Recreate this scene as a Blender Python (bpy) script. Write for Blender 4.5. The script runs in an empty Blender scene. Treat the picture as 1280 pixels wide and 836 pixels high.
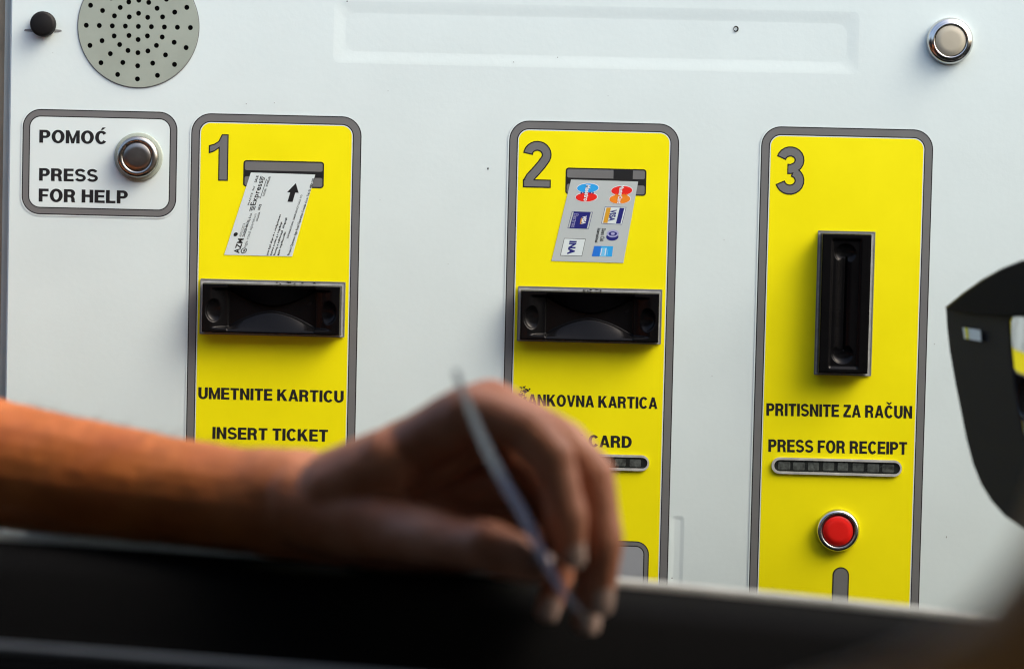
import bpy, bmesh, math, random
from mathutils import Vector, Matrix

random.seed(7)
S = bpy.context.scene
COL = S.collection

# ------------------------------------------------------------------ camera
CAM_LOC = Vector((0.0400213, -1.9, 0.0916681))
YAW, PITCH, ROLL = (math.radians(a) for a in (1.20669, -2.76156, -1.34968))
ROT = Matrix.Rotation(YAW, 3, 'Z') @ Matrix.Rotation(PITCH, 3, 'X') @ Matrix.Rotation(ROLL, 3, 'Y')
LENS = 94.0
cd = bpy.data.cameras.new("camera")
cam = bpy.data.objects.new("camera", cd)
COL.objects.link(cam)
cd.lens = LENS
cd.sensor_width = 36.0
cd.clip_start = 0.05
cd.clip_end = 500
cam.matrix_world = Matrix.Translation(CAM_LOC) @ (ROT @ Matrix.Rotation(math.radians(90), 3, 'X')).to_4x4()
cd.dof.use_dof = True
cd.dof.focus_distance = 1.895
cd.dof.aperture_fstop = 3.2
S.camera = cam

# ------------------------------------------------------------------ light
SUN_DIR = Vector((0.72, -0.20, 0.85)).normalized()      # towards the sun
w = bpy.data.worlds.new("World")
S.world = w
w.use_nodes = True
nt = w.node_tree
bg = nt.nodes["Background"]
sky = nt.nodes.new("ShaderNodeTexSky")
sky.sky_type = 'NISHITA'
sky.sun_disc = False
sky.sun_elevation = math.asin(SUN_DIR.z)
sky.sun_rotation = math.atan2(SUN_DIR.x, SUN_DIR.y)
sky.air_density = 1.0
sky.dust_density = 7.0
nt.links.new(sky.outputs[0], bg.inputs[0])
bg.inputs[1].default_value = 0.15
sl = bpy.data.lights.new("sun", 'SUN')
sl.energy = 0.62
sl.angle = math.radians(42)
sl.color = (1.0, 0.95, 0.87)
so = bpy.data.objects.new("sun", sl)
so.rotation_euler = SUN_DIR.to_track_quat('Z', 'Y').to_euler()
so.location = (2, -2, 4)
COL.objects.link(so)
S.view_settings.view_transform = 'Standard'
S.view_settings.look = 'None'
S.view_settings.exposure = 1.45
S.view_settings.gamma = 1.0
S.view_settings.use_curve_mapping = False
try:
    S.cycles.use_denoising = True
    S.cycles.denoiser = 'OPENIMAGEDENOISE'
except Exception:
    pass
S.cycles.max_bounces = 8
S.cycles.pixel_filter_type = 'BLACKMAN_HARRIS'
S.cycles.filter_width = 1.15

# ------------------------------------------------------------------ helpers
F_PX = LENS / 36.0 * 1280.0


def ray(px, py):
    return (ROT @ Vector(((px - 640) / F_PX, 1.0, -(py - 418) / F_PX)))


def at(px, py, Y=0.0):
    """the point of the plane y = Y seen at a pixel of the 1280x836 photograph"""
    d = ray(px, py)
    return CAM_LOC + d * ((Y - CAM_LOC.y) / d.y)


def onplane(px, py, p0, n):
    d = ray(px, py)
    return CAM_LOC + d * ((p0 - CAM_LOC).dot(n) / d.dot(n))


def mm(x, z):
    return (x / 1000.0, z / 1000.0)


def pp(px, py):
    a = at(px, py)
    return (a.x, a.z)


def put(name, data, parent=None, loc=(0, 0, 0)):
    o = bpy.data.objects.new(name, data)
    COL.objects.link(o)
    o.parent = parent
    o.location = loc
    return o


def tag(o, label=None, cat=None, group=None, kind=None):
    if label: o['label'] = label
    if cat: o['category'] = cat
    if group: o['group'] = group
    if kind: o['kind'] = kind
    return o


def empty(name, loc=(0, 0, 0)):
    o = put(name, None, None, loc)
    o.empty_display_size = 0.05
    return o


class MB:
    """collects shapes, with a material each, for ONE mesh object"""
    def __init__(self):
        self.v, self.f, self.m, self.mats, self.smooth = [], [], [], [], []

    def slot(self, mat):
        if mat not in self.mats: self.mats.append(mat)
        return self.mats.index(mat)

    def add(self, vs, fs, mat, smooth=False):
        o = len(self.v); k = self.slot(mat)
        self.v += [tuple(q) for q in vs]
        for f in fs:
            self.f.append([i + o for i in f]); self.m.append(k); self.smooth.append(smooth)

    def sheet(self, pts, y, mat):
        """flat polygon in the front plane, at depth y (facing the camera side)"""
        self.add([(p[0], y, p[1]) for p in pts], [list(range(len(pts)))], mat)

    def build(self, name, parent=None, loc=(0, 0, 0)):
        me = bpy.data.meshes.new(name)
        me.from_pydata(self.v, [], self.f)
        for q in self.mats: me.materials.append(q)
        for i, p in enumerate(me.polygons):
            p.material_index = self.m[i]; p.use_smooth = self.smooth[i]
        bm = bmesh.new(); bm.from_mesh(me)
        me.update()
        bm.free()
        return put(name, me, parent, loc)


def rr(x0, z0, x1, z1, r, n=8):
    pts = []
    for cx, cz, a0 in ((x1 - r, z1 - r, 0), (x0 + r, z1 - r, 90), (x0 + r, z0 + r, 180), (x1 - r, z0 + r, 270)):
        for i in range(n + 1):
            a = math.radians(a0 + 90.0 * i / n)
            pts.append((cx + r * math.cos(a), cz + r * math.sin(a)))
    return pts


def rrm(x0, z0, x1, z1, r, n=8):
    return rr(x0 / 1000, z0 / 1000, x1 / 1000, z1 / 1000, r / 1000, n)


def ell(cx, cz, rx, rz, n=32, shear=0.0):
    return [(cx + rx * math.cos(2 * math.pi * i / n) + shear * rz * math.sin(2 * math.pi * i / n),
             cz + rz * math.sin(2 * math.pi * i / n)) for i in range(n)]


def curve_mesh(loops, extrude=0.0, name="tmp"):
    """filled 2D shape with holes -> verts, faces in (x, z) with thickness along y"""
    cu = bpy.data.curves.new(name, 'CURVE')
    cu.dimensions = '2D'; cu.fill_mode = 'BOTH'; cu.extrude = extrude
    for lp in loops:
        s = cu.splines.new('POLY'); s.points.add(len(lp) - 1)
        for i, p in enumerate(lp): s.points[i].co = (p[0], p[1], 0, 1)
        s.use_cyclic_u = True
    o = bpy.data.objects.new(name, cu)
    COL.objects.link(o)
    me = o.to_mesh()
    vs = [tuple(q.co) for q in me.vertices]; fs = [list(p.vertices) for p in me.polygons]
    o.to_mesh_clear()
    bpy.data.objects.remove(o); bpy.data.curves.remove(cu)
    return vs, fs


def add_plate(mb, loops, y0, y1, mat):
    """plate with holes between depths y0 (front) and y1 (back)"""
    vs, fs = curve_mesh(loops, abs(y1 - y0) / 2)
    mb.add([(a, (y0 + y1) / 2 - c, b) for a, b, c in vs], fs, mat)


def lathe(mb, prof, mat, cx=0.0, cz=0.0, n=64, smooth=True, y=0.0):
    """profile of (radius, height towards the camera) turned round the y axis"""
    vs, fs = [], []
    for r, h in prof:
        for i in range(n):
            a = 2 * math.pi * i / n
            vs.append((cx + r * math.cos(a), y - h, cz + r * math.sin(a)))
    for k in range(len(prof) - 1):
        for i in range(n):
            j = (i + 1) % n
            fs.append([k * n + i, k * n + j, (k + 1) * n + j, (k + 1) * n + i])
    if prof[-1][0] < 1e-6:
        pass
    else:
        fs.append([(len(prof) - 1) * n + i for i in range(n)])
    mb.add(vs, fs, mat, smooth)


def box(mb, x0, y0, z0, x1, y1, z1, mat):
    v = [(x0, y0, z0), (x1, y0, z0), (x1, y1, z0), (x0, y1, z0), (x0, y0, z1), (x1, y0, z1), (x1, y1, z1), (x0, y1, z1)]
    mb.add(v, [[0, 3, 2, 1], [4, 5, 6, 7], [0, 1, 5, 4], [1, 2, 6, 5], [2, 3, 7, 6], [3, 0, 4, 7]], mat)


CAP = 0.7273
_fonts = {}


def glyphs(s, bold, tight=1.0):
    cu = bpy.data.curves.new("t", 'FONT')
    cu.body = s; cu.size = 1.0; cu.offset = bold; cu.resolution_u = 6; cu.fill_mode = 'FRONT'
    cu.space_character = tight
    o = bpy.data.objects.new("t", cu); COL.objects.link(o)
    me = o.to_mesh()
    vs = [tuple(q.co) for q in me.vertices]; fs = [list(p.vertices) for p in me.polygons]
    o.to_mesh_clear(); bpy.data.objects.remove(o); bpy.data.curves.remove(cu)
    return vs, fs


def text(mb, s, base0, base1, top0, y, mat, bold=0.022, tight=1.04, cap=CAP, px=True):
    """lettering mapped on the parallelogram base0 -> base1 (baseline) and base0 -> top0 (cap height)"""
    if px: base0, base1, top0 = pp(*base0), pp(*base1), pp(*top0)
    vs, fs = glyphs(s, bold, tight)
    x0 = min(q[0] for q in vs); x1 = max(q[0] for q in vs)
    out = []
    for gx, gy, _ in vs:
        a = (gx - x0) / (x1 - x0); b = (gy + bold * 0.5) / (cap + bold)
        out.append((base0[0] + a * (base1[0] - base0[0]) + b * (top0[0] - base0[0]), y,
                    base0[1] + a * (base1[1] - base0[1]) + b * (top0[1] - base0[1])))
    mb.add(out, fs, mat)


# ---- heavy sans capitals for the machine's own lettering, drawn as strokes (cap height 1)
SW, SH = 0.236, 0.188


def q_arc(cx, cy, rx, ry, a0, a1, sx=SW, sy=SH, n=18):
    out = []
    for i in range(n):
        t0, t1 = (math.radians(a0 + (a1 - a0) * k / n) for k in (i, i + 1))
        out.append([(cx + rx * math.cos(t0), cy + ry * math.sin(t0)), (cx + rx * math.cos(t1), cy + ry * math.sin(t1)),
                    (cx + (rx - sx) * math.cos(t1), cy + (ry - sy) * math.sin(t1)), (cx + (rx - sx) * math.cos(t0), cy + (ry - sy) * math.sin(t0))])
    return out


def q_rect(x0, y0, x1, y1): return [[(x0, y0), (x1, y0), (x1, y1), (x0, y1)]]


def q_stroke(path, w, ext=0.0):
    P_ = [Vector(p) for p in path]
    if ext:
        P_[0] = P_[0] + (P_[0] - P_[1]).normalized() * ext
        P_[-1] = P_[-1] + (P_[-1] - P_[-2]).normalized() * ext
    L, R = [], []
    for i, p in enumerate(P_):
        a = P_[max(0, i - 1)]; b = P_[min(len(P_) - 1, i + 1)]
        d = (b - a).normalized(); nn = Vector((-d.y, d.x)) * (w / 2)
        L.append(tuple(p + nn)); R.append(tuple(p - nn))
    return [[L[i], R[i], R[i + 1], L[i + 1]] for i in range(len(P_) - 1)]


def el_path(cx, cy, rx, ry, a0, a1, n=14):
    return [(cx + rx * math.cos(math.radians(a0 + (a1 - a0) * i / n)), cy + ry * math.sin(math.radians(a0 + (a1 - a0) * i / n))) for i in range(n + 1)]


def cap_glyph(c):
    s, h = SW, SH
    stem = q_rect(0, 0, s, 1)
    if c == ' ': return [], .22
    if c == 'I': return stem, s
    if c == 'E': return stem + q_rect(s, 0, .64, h) + q_rect(s, .42, .60, .42 + h * .95) + q_rect(s, 1 - h, .63, 1), .64
    if c == 'F': return stem + q_rect(s, .40, .56, .40 + h * .95) + q_rect(s, 1 - h, .61, 1), .61
    if c == 'L': return stem + q_rect(s, 0, .60, h), .60
    if c == 'T': return q_rect(0, 1 - h, .66, 1) + q_rect(.33 - s / 2, 0, .33 + s / 2, 1 - h), .66
    if c == 'H': return stem + q_rect(.73 - s, 0, .73, 1) + q_rect(s, .43, .73 - s, .43 + h), .73
    if c == 'N': return stem + q_rect(.73 - s, 0, .73, 1) + [[(s * .9, 1), (s * .9, .66), (.73 - s * .9, 0), (.73 - s * .9, .34)]], .73
    if c == 'M':
        m_ = .87
        return q_rect(0, 0, s * .92, 1) + q_rect(m_ - s * .92, 0, m_, 1) + [[(s * .9, 1), (s * .9, .60), (m_ / 2 - .085, 0), (m_ / 2 - .001, 0), (m_ / 2 - .001, .36)],
                [(m_ - s * .9, 1), (m_ / 2 + .001, .36), (m_ / 2 + .001, 0), (m_ / 2 + .085, 0), (m_ - s * .9, .60)]], m_
    if c == 'K': return stem + [[(s, .32), (.36, .50), (.75, 1), (.50, 1), (s, .61)], [(.36, .50), (.29, .43), (.53, 0), (.79, 0), (.47, .64)]], .79
    if c == 'A': return [[(0, 0), (.22, 0), (.385, .66), (.385, 1), (.27, 1)], [(.77, 0), (.50, 1), (.386, 1), (.386, .66), (.55, 0)]] + q_rect(.2, .195, .57, .345), .77
    if c == 'V': return [[(0, 1), (.22, 1), (.37, .33), (.37, 0), (.26, 0)], [(.74, 1), (.48, 0), (.371, 0), (.371, .33), (.52, 1)]], .74
    if c == 'Z': return q_rect(.02, 1 - h, .64, 1) + q_rect(0, 0, .65, h) + [[(0, h), (.26, h), (.64, 1 - h), (.38, 1 - h)]], .65
    if c == 'U': return q_rect(0, .36, s, 1) + q_rect(.73 - s, .36, .73, 1) + q_arc(.365, .36, .365, .38, 180, 360), .73
    if c == 'O': return q_arc(.405, .5, .405, .52, 0, 360, n=36), .81
    if c in 'C\u0106\u010c':
        g = q_arc(.39, .5, .39, .52, 38, 322, n=30)
        if c == '\u0106': g = g + [[(.34, 1.08), (.47, 1.08), (.66, 1.27), (.46, 1.27)]]
        if c == '\u010c': g = g + [[(.12, 1.27), (.31, 1.07), (.385, 1.07), (.385, 1.18), (.28, 1.27)], [(.65, 1.27), (.49, 1.27), (.386, 1.18), (.386, 1.07), (.46, 1.07)]]
        return g, .745
    if c == 'D': return stem + q_rect(s, 1 - h, .32, 1) + q_rect(s, 0, .32, h) + q_arc(.32, .5, .42, .5, -90, 90), .74
    if c == 'P': return stem + q_rect(s, 1 - h, .39, 1) + q_rect(s, .37, .39, .37 + h) + q_arc(.39, .685, .30, .315, -90, 90), .69
    if c == 'R': return stem + q_rect(s, 1 - h, .40, 1) + q_rect(s, .39, .40, .39 + h) + q_arc(.40, .695, .30, .305, -90, 90) + [[(.40, .40), (.60, .45), (.67, .30), (.69, .06), (.73, 0), (.50, 0), (.47, .10), (.46, .30)]], .74
    if c == 'B': return stem + q_rect(s, 1 - h, .40, 1) + q_rect(s, .455, .40, .455 + h * .9) + q_rect(s, 0, .40, h) + q_arc(.40, .73, .27, .27, -90, 90) + q_arc(.40, .30, .31, .30, -90, 90), .71
    if c == 'S':
        p = el_path(.35, .715, .245, .205, 18, 250) + el_path(.35, .290, .262, .200, 62, -162)
        return q_stroke(p, .19), .70
    return stem, s


def caps(mb, s, base0, base1, top0, y, mat, gap=.075):
    base0, base1, top0 = Vector(pp(*base0)), Vector(pp(*base1)), Vector(pp(*top0))
    x = 0; out = []
    for c in s:
        g, wd = cap_glyph(c)
        k = .86 if c in 'AV' else 1
        out += [[(p[0] + x, p[1]) for p in poly] for poly in g]
        x += wd + gap * k
    x -= gap
    for i, poly in enumerate(out):
        mb.add([(*(lambda v: (v.x, y, v.y))(base0 + (base1 - base0) * (px_ / x) + (top0 - base0) * py_),) for px_, py_ in poly],
               [list(range(len(poly)))], mat)


# ------------------------------------------------------------------ materials
def mat(name, col, rough=0.5, metal=0.0, spec=0.5, coat=0.0, noise=0.0, nscale=40.0, bump=0.0, bscale=200.0,
        bdist=0.001, sss=0.0):
    m = bpy.data.materials.new(name); m.use_nodes = True
    t = m.node_tree; b = t.nodes["Principled BSDF"]
    b.inputs["Base Color"].default_value = (*col, 1)
    b.inputs["Roughness"].default_value = rough
    b.inputs["Metallic"].default_value = metal
    b.inputs["Specular IOR Level"].default_value = spec
    b.inputs["Coat Weight"].default_value = coat
    b.inputs["Coat Roughness"].default_value = 0.15
    if sss:
        b.inputs["Subsurface Weight"].default_value = sss
        b.inputs["Subsurface Radius"].default_value = (0.006, 0.002, 0.001)
        b.inputs["Subsurface Scale"].default_value = 1.0
    tc = t.nodes.new("ShaderNodeTexCoord")
    if noise:
        n = t.nodes.new("ShaderNodeTexNoise"); n.inputs["Scale"].default_value = nscale
        n.inputs["Detail"].default_value = 5; n.inputs["Roughness"].default_value = 0.6
        t.links.new(tc.outputs["Object"], n.inputs["Vector"])
        r = t.nodes.new("ShaderNodeMapRange")
        r.inputs["From Min"].default_value = 0.3; r.inputs["From Max"].default_value = 0.7
        r.inputs["To Min"].default_value = 1 - noise; r.inputs["To Max"].default_value = 1 + noise * 0.4
        t.links.new(n.outputs["Fac"], r.inputs["Value"])
        x = t.nodes.new("ShaderNodeMix"); x.data_type = 'RGBA'; x.blend_type = 'MULTIPLY'
        x.inputs["Factor"].default_value = 1.0
        x.inputs[6].default_value = (*col, 1)
        t.links.new(r.outputs[0], x.inputs[7])
        t.links.new(x.outputs[2], b.inputs["Base Color"])
        q = t.nodes.new("ShaderNodeMapRange")
        q.inputs["To Min"].default_value = max(0.02, rough - 0.08); q.inputs["To Max"].default_value = min(1, rough + 0.08)
        t.links.new(n.outputs["Fac"], q.inputs["Value"]); t.links.new(q.outputs[0], b.inputs["Roughness"])
    if bump:
        n2 = t.nodes.new("ShaderNodeTexNoise"); n2.inputs["Scale"].default_value = bscale
        n2.inputs["Detail"].default_value = 3
        t.links.new(tc.outputs["Object"], n2.inputs["Vector"])
        bp = t.nodes.new("ShaderNodeBump"); bp.inputs["Strength"].default_value = bump
        bp.inputs["Distance"].default_value = bdist
        t.links.new(n2.outputs["Fac"], bp.inputs["Height"]); t.links.new(bp.outputs[0], b.inputs["Normal"])
    return m


M_white = mat("white_paint", (0.665, 0.785, 0.77), 0.36, noise=0.035, nscale=14, bump=0.10, bscale=260, bdist=0.0006)
M_white_s = mat("white_film", (0.67, 0.785, 0.77), 0.35, noise=0.02, nscale=30)
M_yellow = mat("yellow_film", (0.90, 0.83, 0.0008), 0.44, spec=0.25, noise=0.06, nscale=13)
M_grey = mat("grey_film", (0.155, 0.163, 0.160), 0.42, noise=0.05, nscale=60)
M_lgrey = mat("light_grey_film", (0.30, 0.33, 0.35), 0.42, noise=0.04)
M_black = mat("black_print", (0.012, 0.013, 0.014), 0.5, spec=0.3)
M_plastic = mat("black_gloss_plastic", (0.004, 0.004, 0.0045), 0.24, spec=0.12, noise=0.15, nscale=60)
M_rim = mat("bare_metal_rim", (0.46, 0.48, 0.45), 0.4, metal=0.0, noise=0.3, nscale=120)
M_steel = mat("brushed_steel", (0.40, 0.39, 0.36), 0.27, metal=1.0, noise=0.12, nscale=90)
M_steel_d = mat("worn_steel", (0.30, 0.29, 0.265), 0.33, metal=1.0, noise=0.2, nscale=70)
M_chrome = mat("chrome", (0.62, 0.615, 0.59), 0.2, metal=1.0)
M_red = mat("red_plastic", (0.75, 0.012, 0.008), 0.3, noise=0.05)
M_redrim = mat("dark_red_plastic", (0.12, 0.004, 0.004), 0.4)
M_beige = mat("beige_plastic", (0.42, 0.40, 0.31), 0.4, noise=0.06)
M_grille = mat("grille_metal", (0.32, 0.375, 0.315), 0.45, noise=0.10, nscale=30)
M_hole = mat("hole_shade_black", (0.004, 0.004, 0.004), 0.9, spec=0.0)
M_rubber = mat("black_rubber", (0.008, 0.008, 0.008), 0.6, spec=.2, noise=0.3, nscale=200)
M_smear = mat("dried_glue", (0.20, 0.22, 0.22), 0.5, noise=0.2)
M_profile = mat("grey_green_profile", (0.36, 0.42, 0.40), 0.5, noise=0.08)
M_cabinet = mat("beige_cabinet", (0.36, 0.31, 0.21), 0.7, noise=0.25, nscale=40)
M_card = mat("grey_card_print", (0.46, 0.53, 0.52), 0.4, noise=0.02)
M_wcard = mat("white_card_print", (0.64, 0.745, 0.735), 0.4, noise=0.02)
M_wink = mat("white_ink", (0.75, 0.78, 0.80), 0.5)
M_navy = mat("navy_ink", (0.010, 0.014, 0.17), 0.45)
M_lav = mat("lavender_ink", (0.35, 0.37, 0.60), 0.45)
M_blue = mat("sky_blue_ink", (0.02, 0.36, 0.80), 0.45)
M_blue2 = mat("deep_blue_ink", (0.01, 0.17, 0.66), 0.45)
M_blue3 = mat("pale_blue_ink", (0.16, 0.55, 0.85), 0.45)
M_redink = mat("red_ink", (0.75, 0.015, 0.008), 0.45)
M_orange = mat("orange_ink", (0.80, 0.24, 0.01), 0.45)
M_gold = mat("gold_ink", (0.62, 0.33, 0.02), 0.45)
M_led = mat("led_window_glass", (0.02, 0.024, 0.022), 0.25, noise=0.5, nscale=200)
M_ledseg = mat("led_segment", (0.085, 0.10, 0.09), 0.35, noise=0.85, nscale=330)

# ================================================================== THE MACHINE
machine = empty("payment_machine", (0, 0, -0.40))
tag(machine, "white toll payment machine with three yellow instruction strips, card slots and push buttons", "payment machine")
OFF = Vector((0, 0, 0.40))          # parts are modelled in world numbers


def part(mb, name, parent=machine):
    o = mb.build(name, parent)
    if parent is machine: o.location = OFF
    return o


PX0, PX1, PZ0, PZ1 = -0.3617, 0.48, -0.40, 0.36


def front_panel():
    mb = MB()
    outer = [(PX0 + .0012, PZ0), (PX1, PZ0), (PX1, PZ1), (PX0 + .0012, PZ1)]
    n = 6
    trays = [(-0.1315, 0.1895, 0.2400, 0.2335, .0045, 0.0085, .0075, 0.00045),
             (0.1160, -0.300, 0.1262, -0.1262, .003, 0.0032, .0012, 0.0003)]
    holes = []
    for x0, z0, x1, z1, r, wd, r2, dep in trays:
        holes.append(rr(x0, z0, x1, z1, r, n))
    vs, fs = curve_mesh([outer] + holes)
    mb.add([(a, 0, b) for a, b, c in vs], fs, M_white)
    for (x0, z0, x1, z1, r, wd, r2, dep), h in zip(trays, holes):
        rings = [h]
        for t in (0.33, 0.66, 1.0):
            rings.append(rr(x0 + wd * t, z0 + wd * t, x1 - wd * t, z1 - wd * t, r + (r2 - r) * t, n))
        ys = [0, dep * 0.25, dep * 0.75, dep]
        N = len(h)
        vv = [(p[0], y, p[1]) for rg, y in zip(rings, ys) for p in rg]
        ff = [[k * N + i, k * N + (i + 1) % N, (k + 1) * N + (i + 1) % N, (k + 1) * N + i] for k in range(3) for i in range(N)]
        mb.add(vv, ff, M_white, True)
        mb.add([(p[0], dep, p[1]) for p in rings[-1]], [list(range(N))], M_white)
    # folded left edge
    a = PX0
    mb.add([(a + .0012, 0, PZ0), (a + .0012, 0, PZ1), (a, .0012, PZ1), (a, .0012, PZ0), (a, .03, PZ1), (a, .03, PZ0)],
           [[0, 1, 2, 3], [3, 2, 4, 5]], M_white)
    # specks of dirt and small chips in the paint
    for px, py, r, el in ((610, 211, 1.1, 1.8), (697, 72, .7, 1), (642, 78, .6, 1.2), (563, 495, .8, 1.2), (840, 722, .9, .7), (1183, 671, .6, 2.2),
                          (308, 130, .7, .8), (343, 129, .6, .8), (485, 114, .5, 1), (1168, 430, .6, 1), (66, 66, .5, .5), (214, 95, .5, 2), (434, 2, 1, .6),
                          (760, 120, .4, 1), (905, 300, .5, 1), (560, 330, .4, 1), (475, 250, .4, 1.3), (890, 470, .45, 1)):
        c = at(px, py); r *= .00055
        pts = []
        for i in range(9):
            q = 2 * math.pi * i / 9; k = r * random.uniform(.7, 1.25)
            pts.append((c.x + k * math.cos(q), c.z + k * el * math.sin(q)))
        mb.sheet(pts, -.0001, M_smear if r < .0004 else M_black)
    c = at(920, 36.5)
    add_plate(mb, [ell(c.x, c.z, .0019, .0021, 14), ell(c.x - .0003, c.z, .0012, .0013, 14)], -.00012, -.00004, M_black)
    return part(mb, "front_panel")


front_panel()

mb = MB()
box(mb, -0.3668, .006, PZ0, -0.3619, .03, PZ1, M_profile)
box(mb, -0.3636, .0045, PZ0, -0.3621, .006, PZ1, M_profile)
part(mb, "edge_profile")
mb = MB()
box(mb, -0.50, .032, PZ0, 0.50, .45, PZ1 + .02, M_cabinet)
box(mb, -0.50, .014, PZ0, -0.3672, .031, PZ1 + .02, M_cabinet)
part(mb, "cabinet")

# --- speaker grille
mb = MB()
cx, cz = -.2703, .2120
loops = [ell(cx, cz, .0428, .0430, 96)]
P = .00927
spots = [(0, 0)] + [(P * math.cos(k * math.pi / 4), P * math.sin(k * math.pi / 4)) for k in range(8)]
for q in (2, 3, 4):
    spots += [(q * P * math.cos(k * math.pi / 8), q * P * math.sin(k * math.pi / 8)) for k in range(16)]
for a, b in spots:
    loops.append(ell(cx + a, cz + b, .00182, .00182, 14))
from mathutils.geometry import delaunay_2d_cdt
pv, pf = [], []
for lp in loops:
    k0 = len(pv); pv += [Vector(q) for q in lp]; pf.append(list(range(k0, len(pv))))
dv, _, df, *_r = delaunay_2d_cdt(pv, [], pf, 1, 1e-7)
keep = []
for f in df:
    c = sum((dv[i] for i in f), Vector((0, 0))) / len(f)
    if all((c.x - cx - a) ** 2 + (c.y - cz - b) ** 2 > .00178 ** 2 for a, b in spots): keep.append(list(f))
mb.add([(q.x, -.0008, q.y) for q in dv], keep, M_grille)
for lp in loops:
    N = len(lp)
    mb.add([(q[0], -.0008, q[1]) for q in lp] + [(q[0], -.0001, q[1]) for q in lp], [[i, (i + 1) % N, N + (i + 1) % N, N + i] for i in range(N)], M_grille)
grille = part(mb, "speaker_grille")
mb = MB()
mb.sheet(ell(cx, cz, .0425, .0425, 64), -.00005, M_hole)  # flat black disc; the shade inside the holes is its colour
part(mb, "speaker_dark_backing", grille)
mb = MB()
ra, rb_ = ell(cx, cz, .0435, .0437, 96), ell(cx, cz, .0429, .0431, 96)
mb.add([(q[0], -.0003, q[1]) for q in ra + rb_], [[i, (i + 1) % 96, 96 + (i + 1) % 96, 96 + i] for i in range(96)], M_smear)
part(mb, "grille_seam", grille)

# --- rubber plug at the corner
mb = MB()
cx, cz = -.3375, .2120
lathe(mb, [(.0086, 0), (.0090, .002), (.0089, .0062), (.0082, .0076), (.0070, .0081), (0, .0082)], M_rubber, cx, cz)
plug = part(mb, "rubber_plug")
mb = MB()
for sgn, ln in ((-1, .0065), (1, .005)):
    z = cz - .0048
    mb.sheet([(cx + sgn * .0075, z - .0008), (cx + sgn * (.0075 + ln * .6), z - .0004), (cx + sgn * (.0078 + ln), z + .0002 * sgn),
              (cx + sgn * (.0072 + ln), z + .0012), (cx + sgn * .0075, z + .0016)][::-sgn], -.00018, M_smear)
mb.sheet([(cx - .0015, cz - .0082), (cx + .0008, cz - .0082), (cx + .0003, cz - .0118), (cx - .0004, cz - .0118)], -.0002, M_wink)
part(mb, "glue_smear", plug)


# --- instruction strips
def border(mb, x0, z0, x1, z1, ro, wd, fill, y=-.0003):
    """white margin, black line, grey band, black line, fill"""
    e = 0.0
    for inset, m_, k in ((-.9, M_white_s, 0), (0, M_black, 1), (.75, M_grey, 2), (wd - .75, M_black, 3), (wd, M_white_s, 4), (wd + .65, fill, 5)):
        r = max(ro - inset, 2.0)
        mb.sheet(rrm(x0 + inset, z0 + inset, x1 - inset, z1 - inset, r, 10), y - .00003 * k, m_)


YG = -.00052      # graphics level


def numeral(s, x0, x1, z0, z1, parent):
    mb = MB()
    for wd, d, y, m_ in ((.215, 0.0, YG, M_black), (.162, -.026, YG - .00003, M_grey)):
        if s == "2":
            path = el_path(.31, .705, .205, .19, 178, -28) + [(.40, .50), (.25, .32), (.15, .20), (.115, .06)]
            polys = q_stroke(path, wd, d) + q_rect(.0 - d * .9, 0 - d, .62 + d, .185 + d)
            polys = q_stroke(el_path(.31, .705, .205, .19, 176, -25) + [(.41, .50), (.28, .345), (.17, .225), (.11, .11)], wd, d) + ([[(.05, .06), (.23, .06), (.25, .30), (.10, .20)]] if d else []) + q_rect(.01 - d, -d, .62 + d, .18 + d)
        else:
            polys = q_stroke(el_path(.31, .715, .20, .178, 168, -70) + [(.33, .53), (.25, .53)], wd, d) \
                + q_stroke(el_path(.31, .29, .212, .19, 75, -168), wd, d)
        if s == '3' and d: polys += q_rect(.27, .46, .385, .59)
        f = lambda q: ((x0 + q[0] / .625 * (x1 - x0)) / 1000, y, (z0 + q[1] * (z1 - z0)) / 1000)
        for i, p in enumerate(polys):
            yy = y - i * 6e-7
            mb.add([(f(q)[0], yy, f(q)[2]) for q in p], [list(range(len(p)))], m_)
    return part(mb, "numeral", parent)


def strip(x0, x1):
    mb = MB()
    border(mb, x0, -235, x1, 151.8, 14, 6.2, M_yellow)
    return part(mb, "instruction_strip")


def slot_picture(mb, x0, x1, black=None):
    mb.sheet(rrm(x0, 100.5, x1, 119.3, 2.2), YG, M_black)
    mb.sheet(rrm(x0 + 1, 112.2, x1 - 1, 118.3, 1.3), YG - .00003, M_grey)
    mb.sheet(rrm(x0 + 1, 101.4, x1 - 1, 107.8, 1.3), YG - .00003, M_grey)
    mb.sheet(rrm(x0 + 1.5, 108.7, x1 - 1.5, 111.3, .4), YG - .00003, M_black)
    if black: mb.sheet(rrm(black[0], 108, black[1], 118.6, .2), YG - .00006, M_black)


s1 = strip(-231.3, -110.1)
s1['label'] = "yellow strip numbered 1 with a ticket picture"
s2 = strip(-5.2, 115.2)
s2['label'] = "yellow strip numbered 2 with a bank card picture"
s3 = strip(173.2, 294.5)
s3['label'] = "yellow strip numbered 3 with an upright slot and red button"

# the numeral 1 is drawn as a plain flagged stroke
mb = MB()
one = [(-218.6, 123.3), (-218.6, 129.2), (-214.8, 130.3), (-211.8, 132.3), (-209.4, 137.2), (-204.6, 137.2), (-204.6, 104.2), (-211.6, 104.2), (-211.6, 127.0), (-214.5, 124.9)]
mb.sheet([mm(*q) for q in one][::-1], YG, M_black)
one2 = [(-217.8, 124.5), (-217.8, 128.5), (-214.4, 129.6), (-211.2, 131.8), (-208.9, 136.4), (-205.4, 136.4), (-205.4, 105.0), (-210.8, 105.0), (-210.8, 128.6), (-214.5, 125.8)]
mb.sheet([mm(*q) for q in one2][::-1], YG - .00003, M_grey)
part(mb, "numeral", s1)
numeral("2", 4.9, 25.2, 104.5, 137.6, s2)
numeral("3", 184.0, 204.3, 103.9, 137.9, s3)

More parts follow.
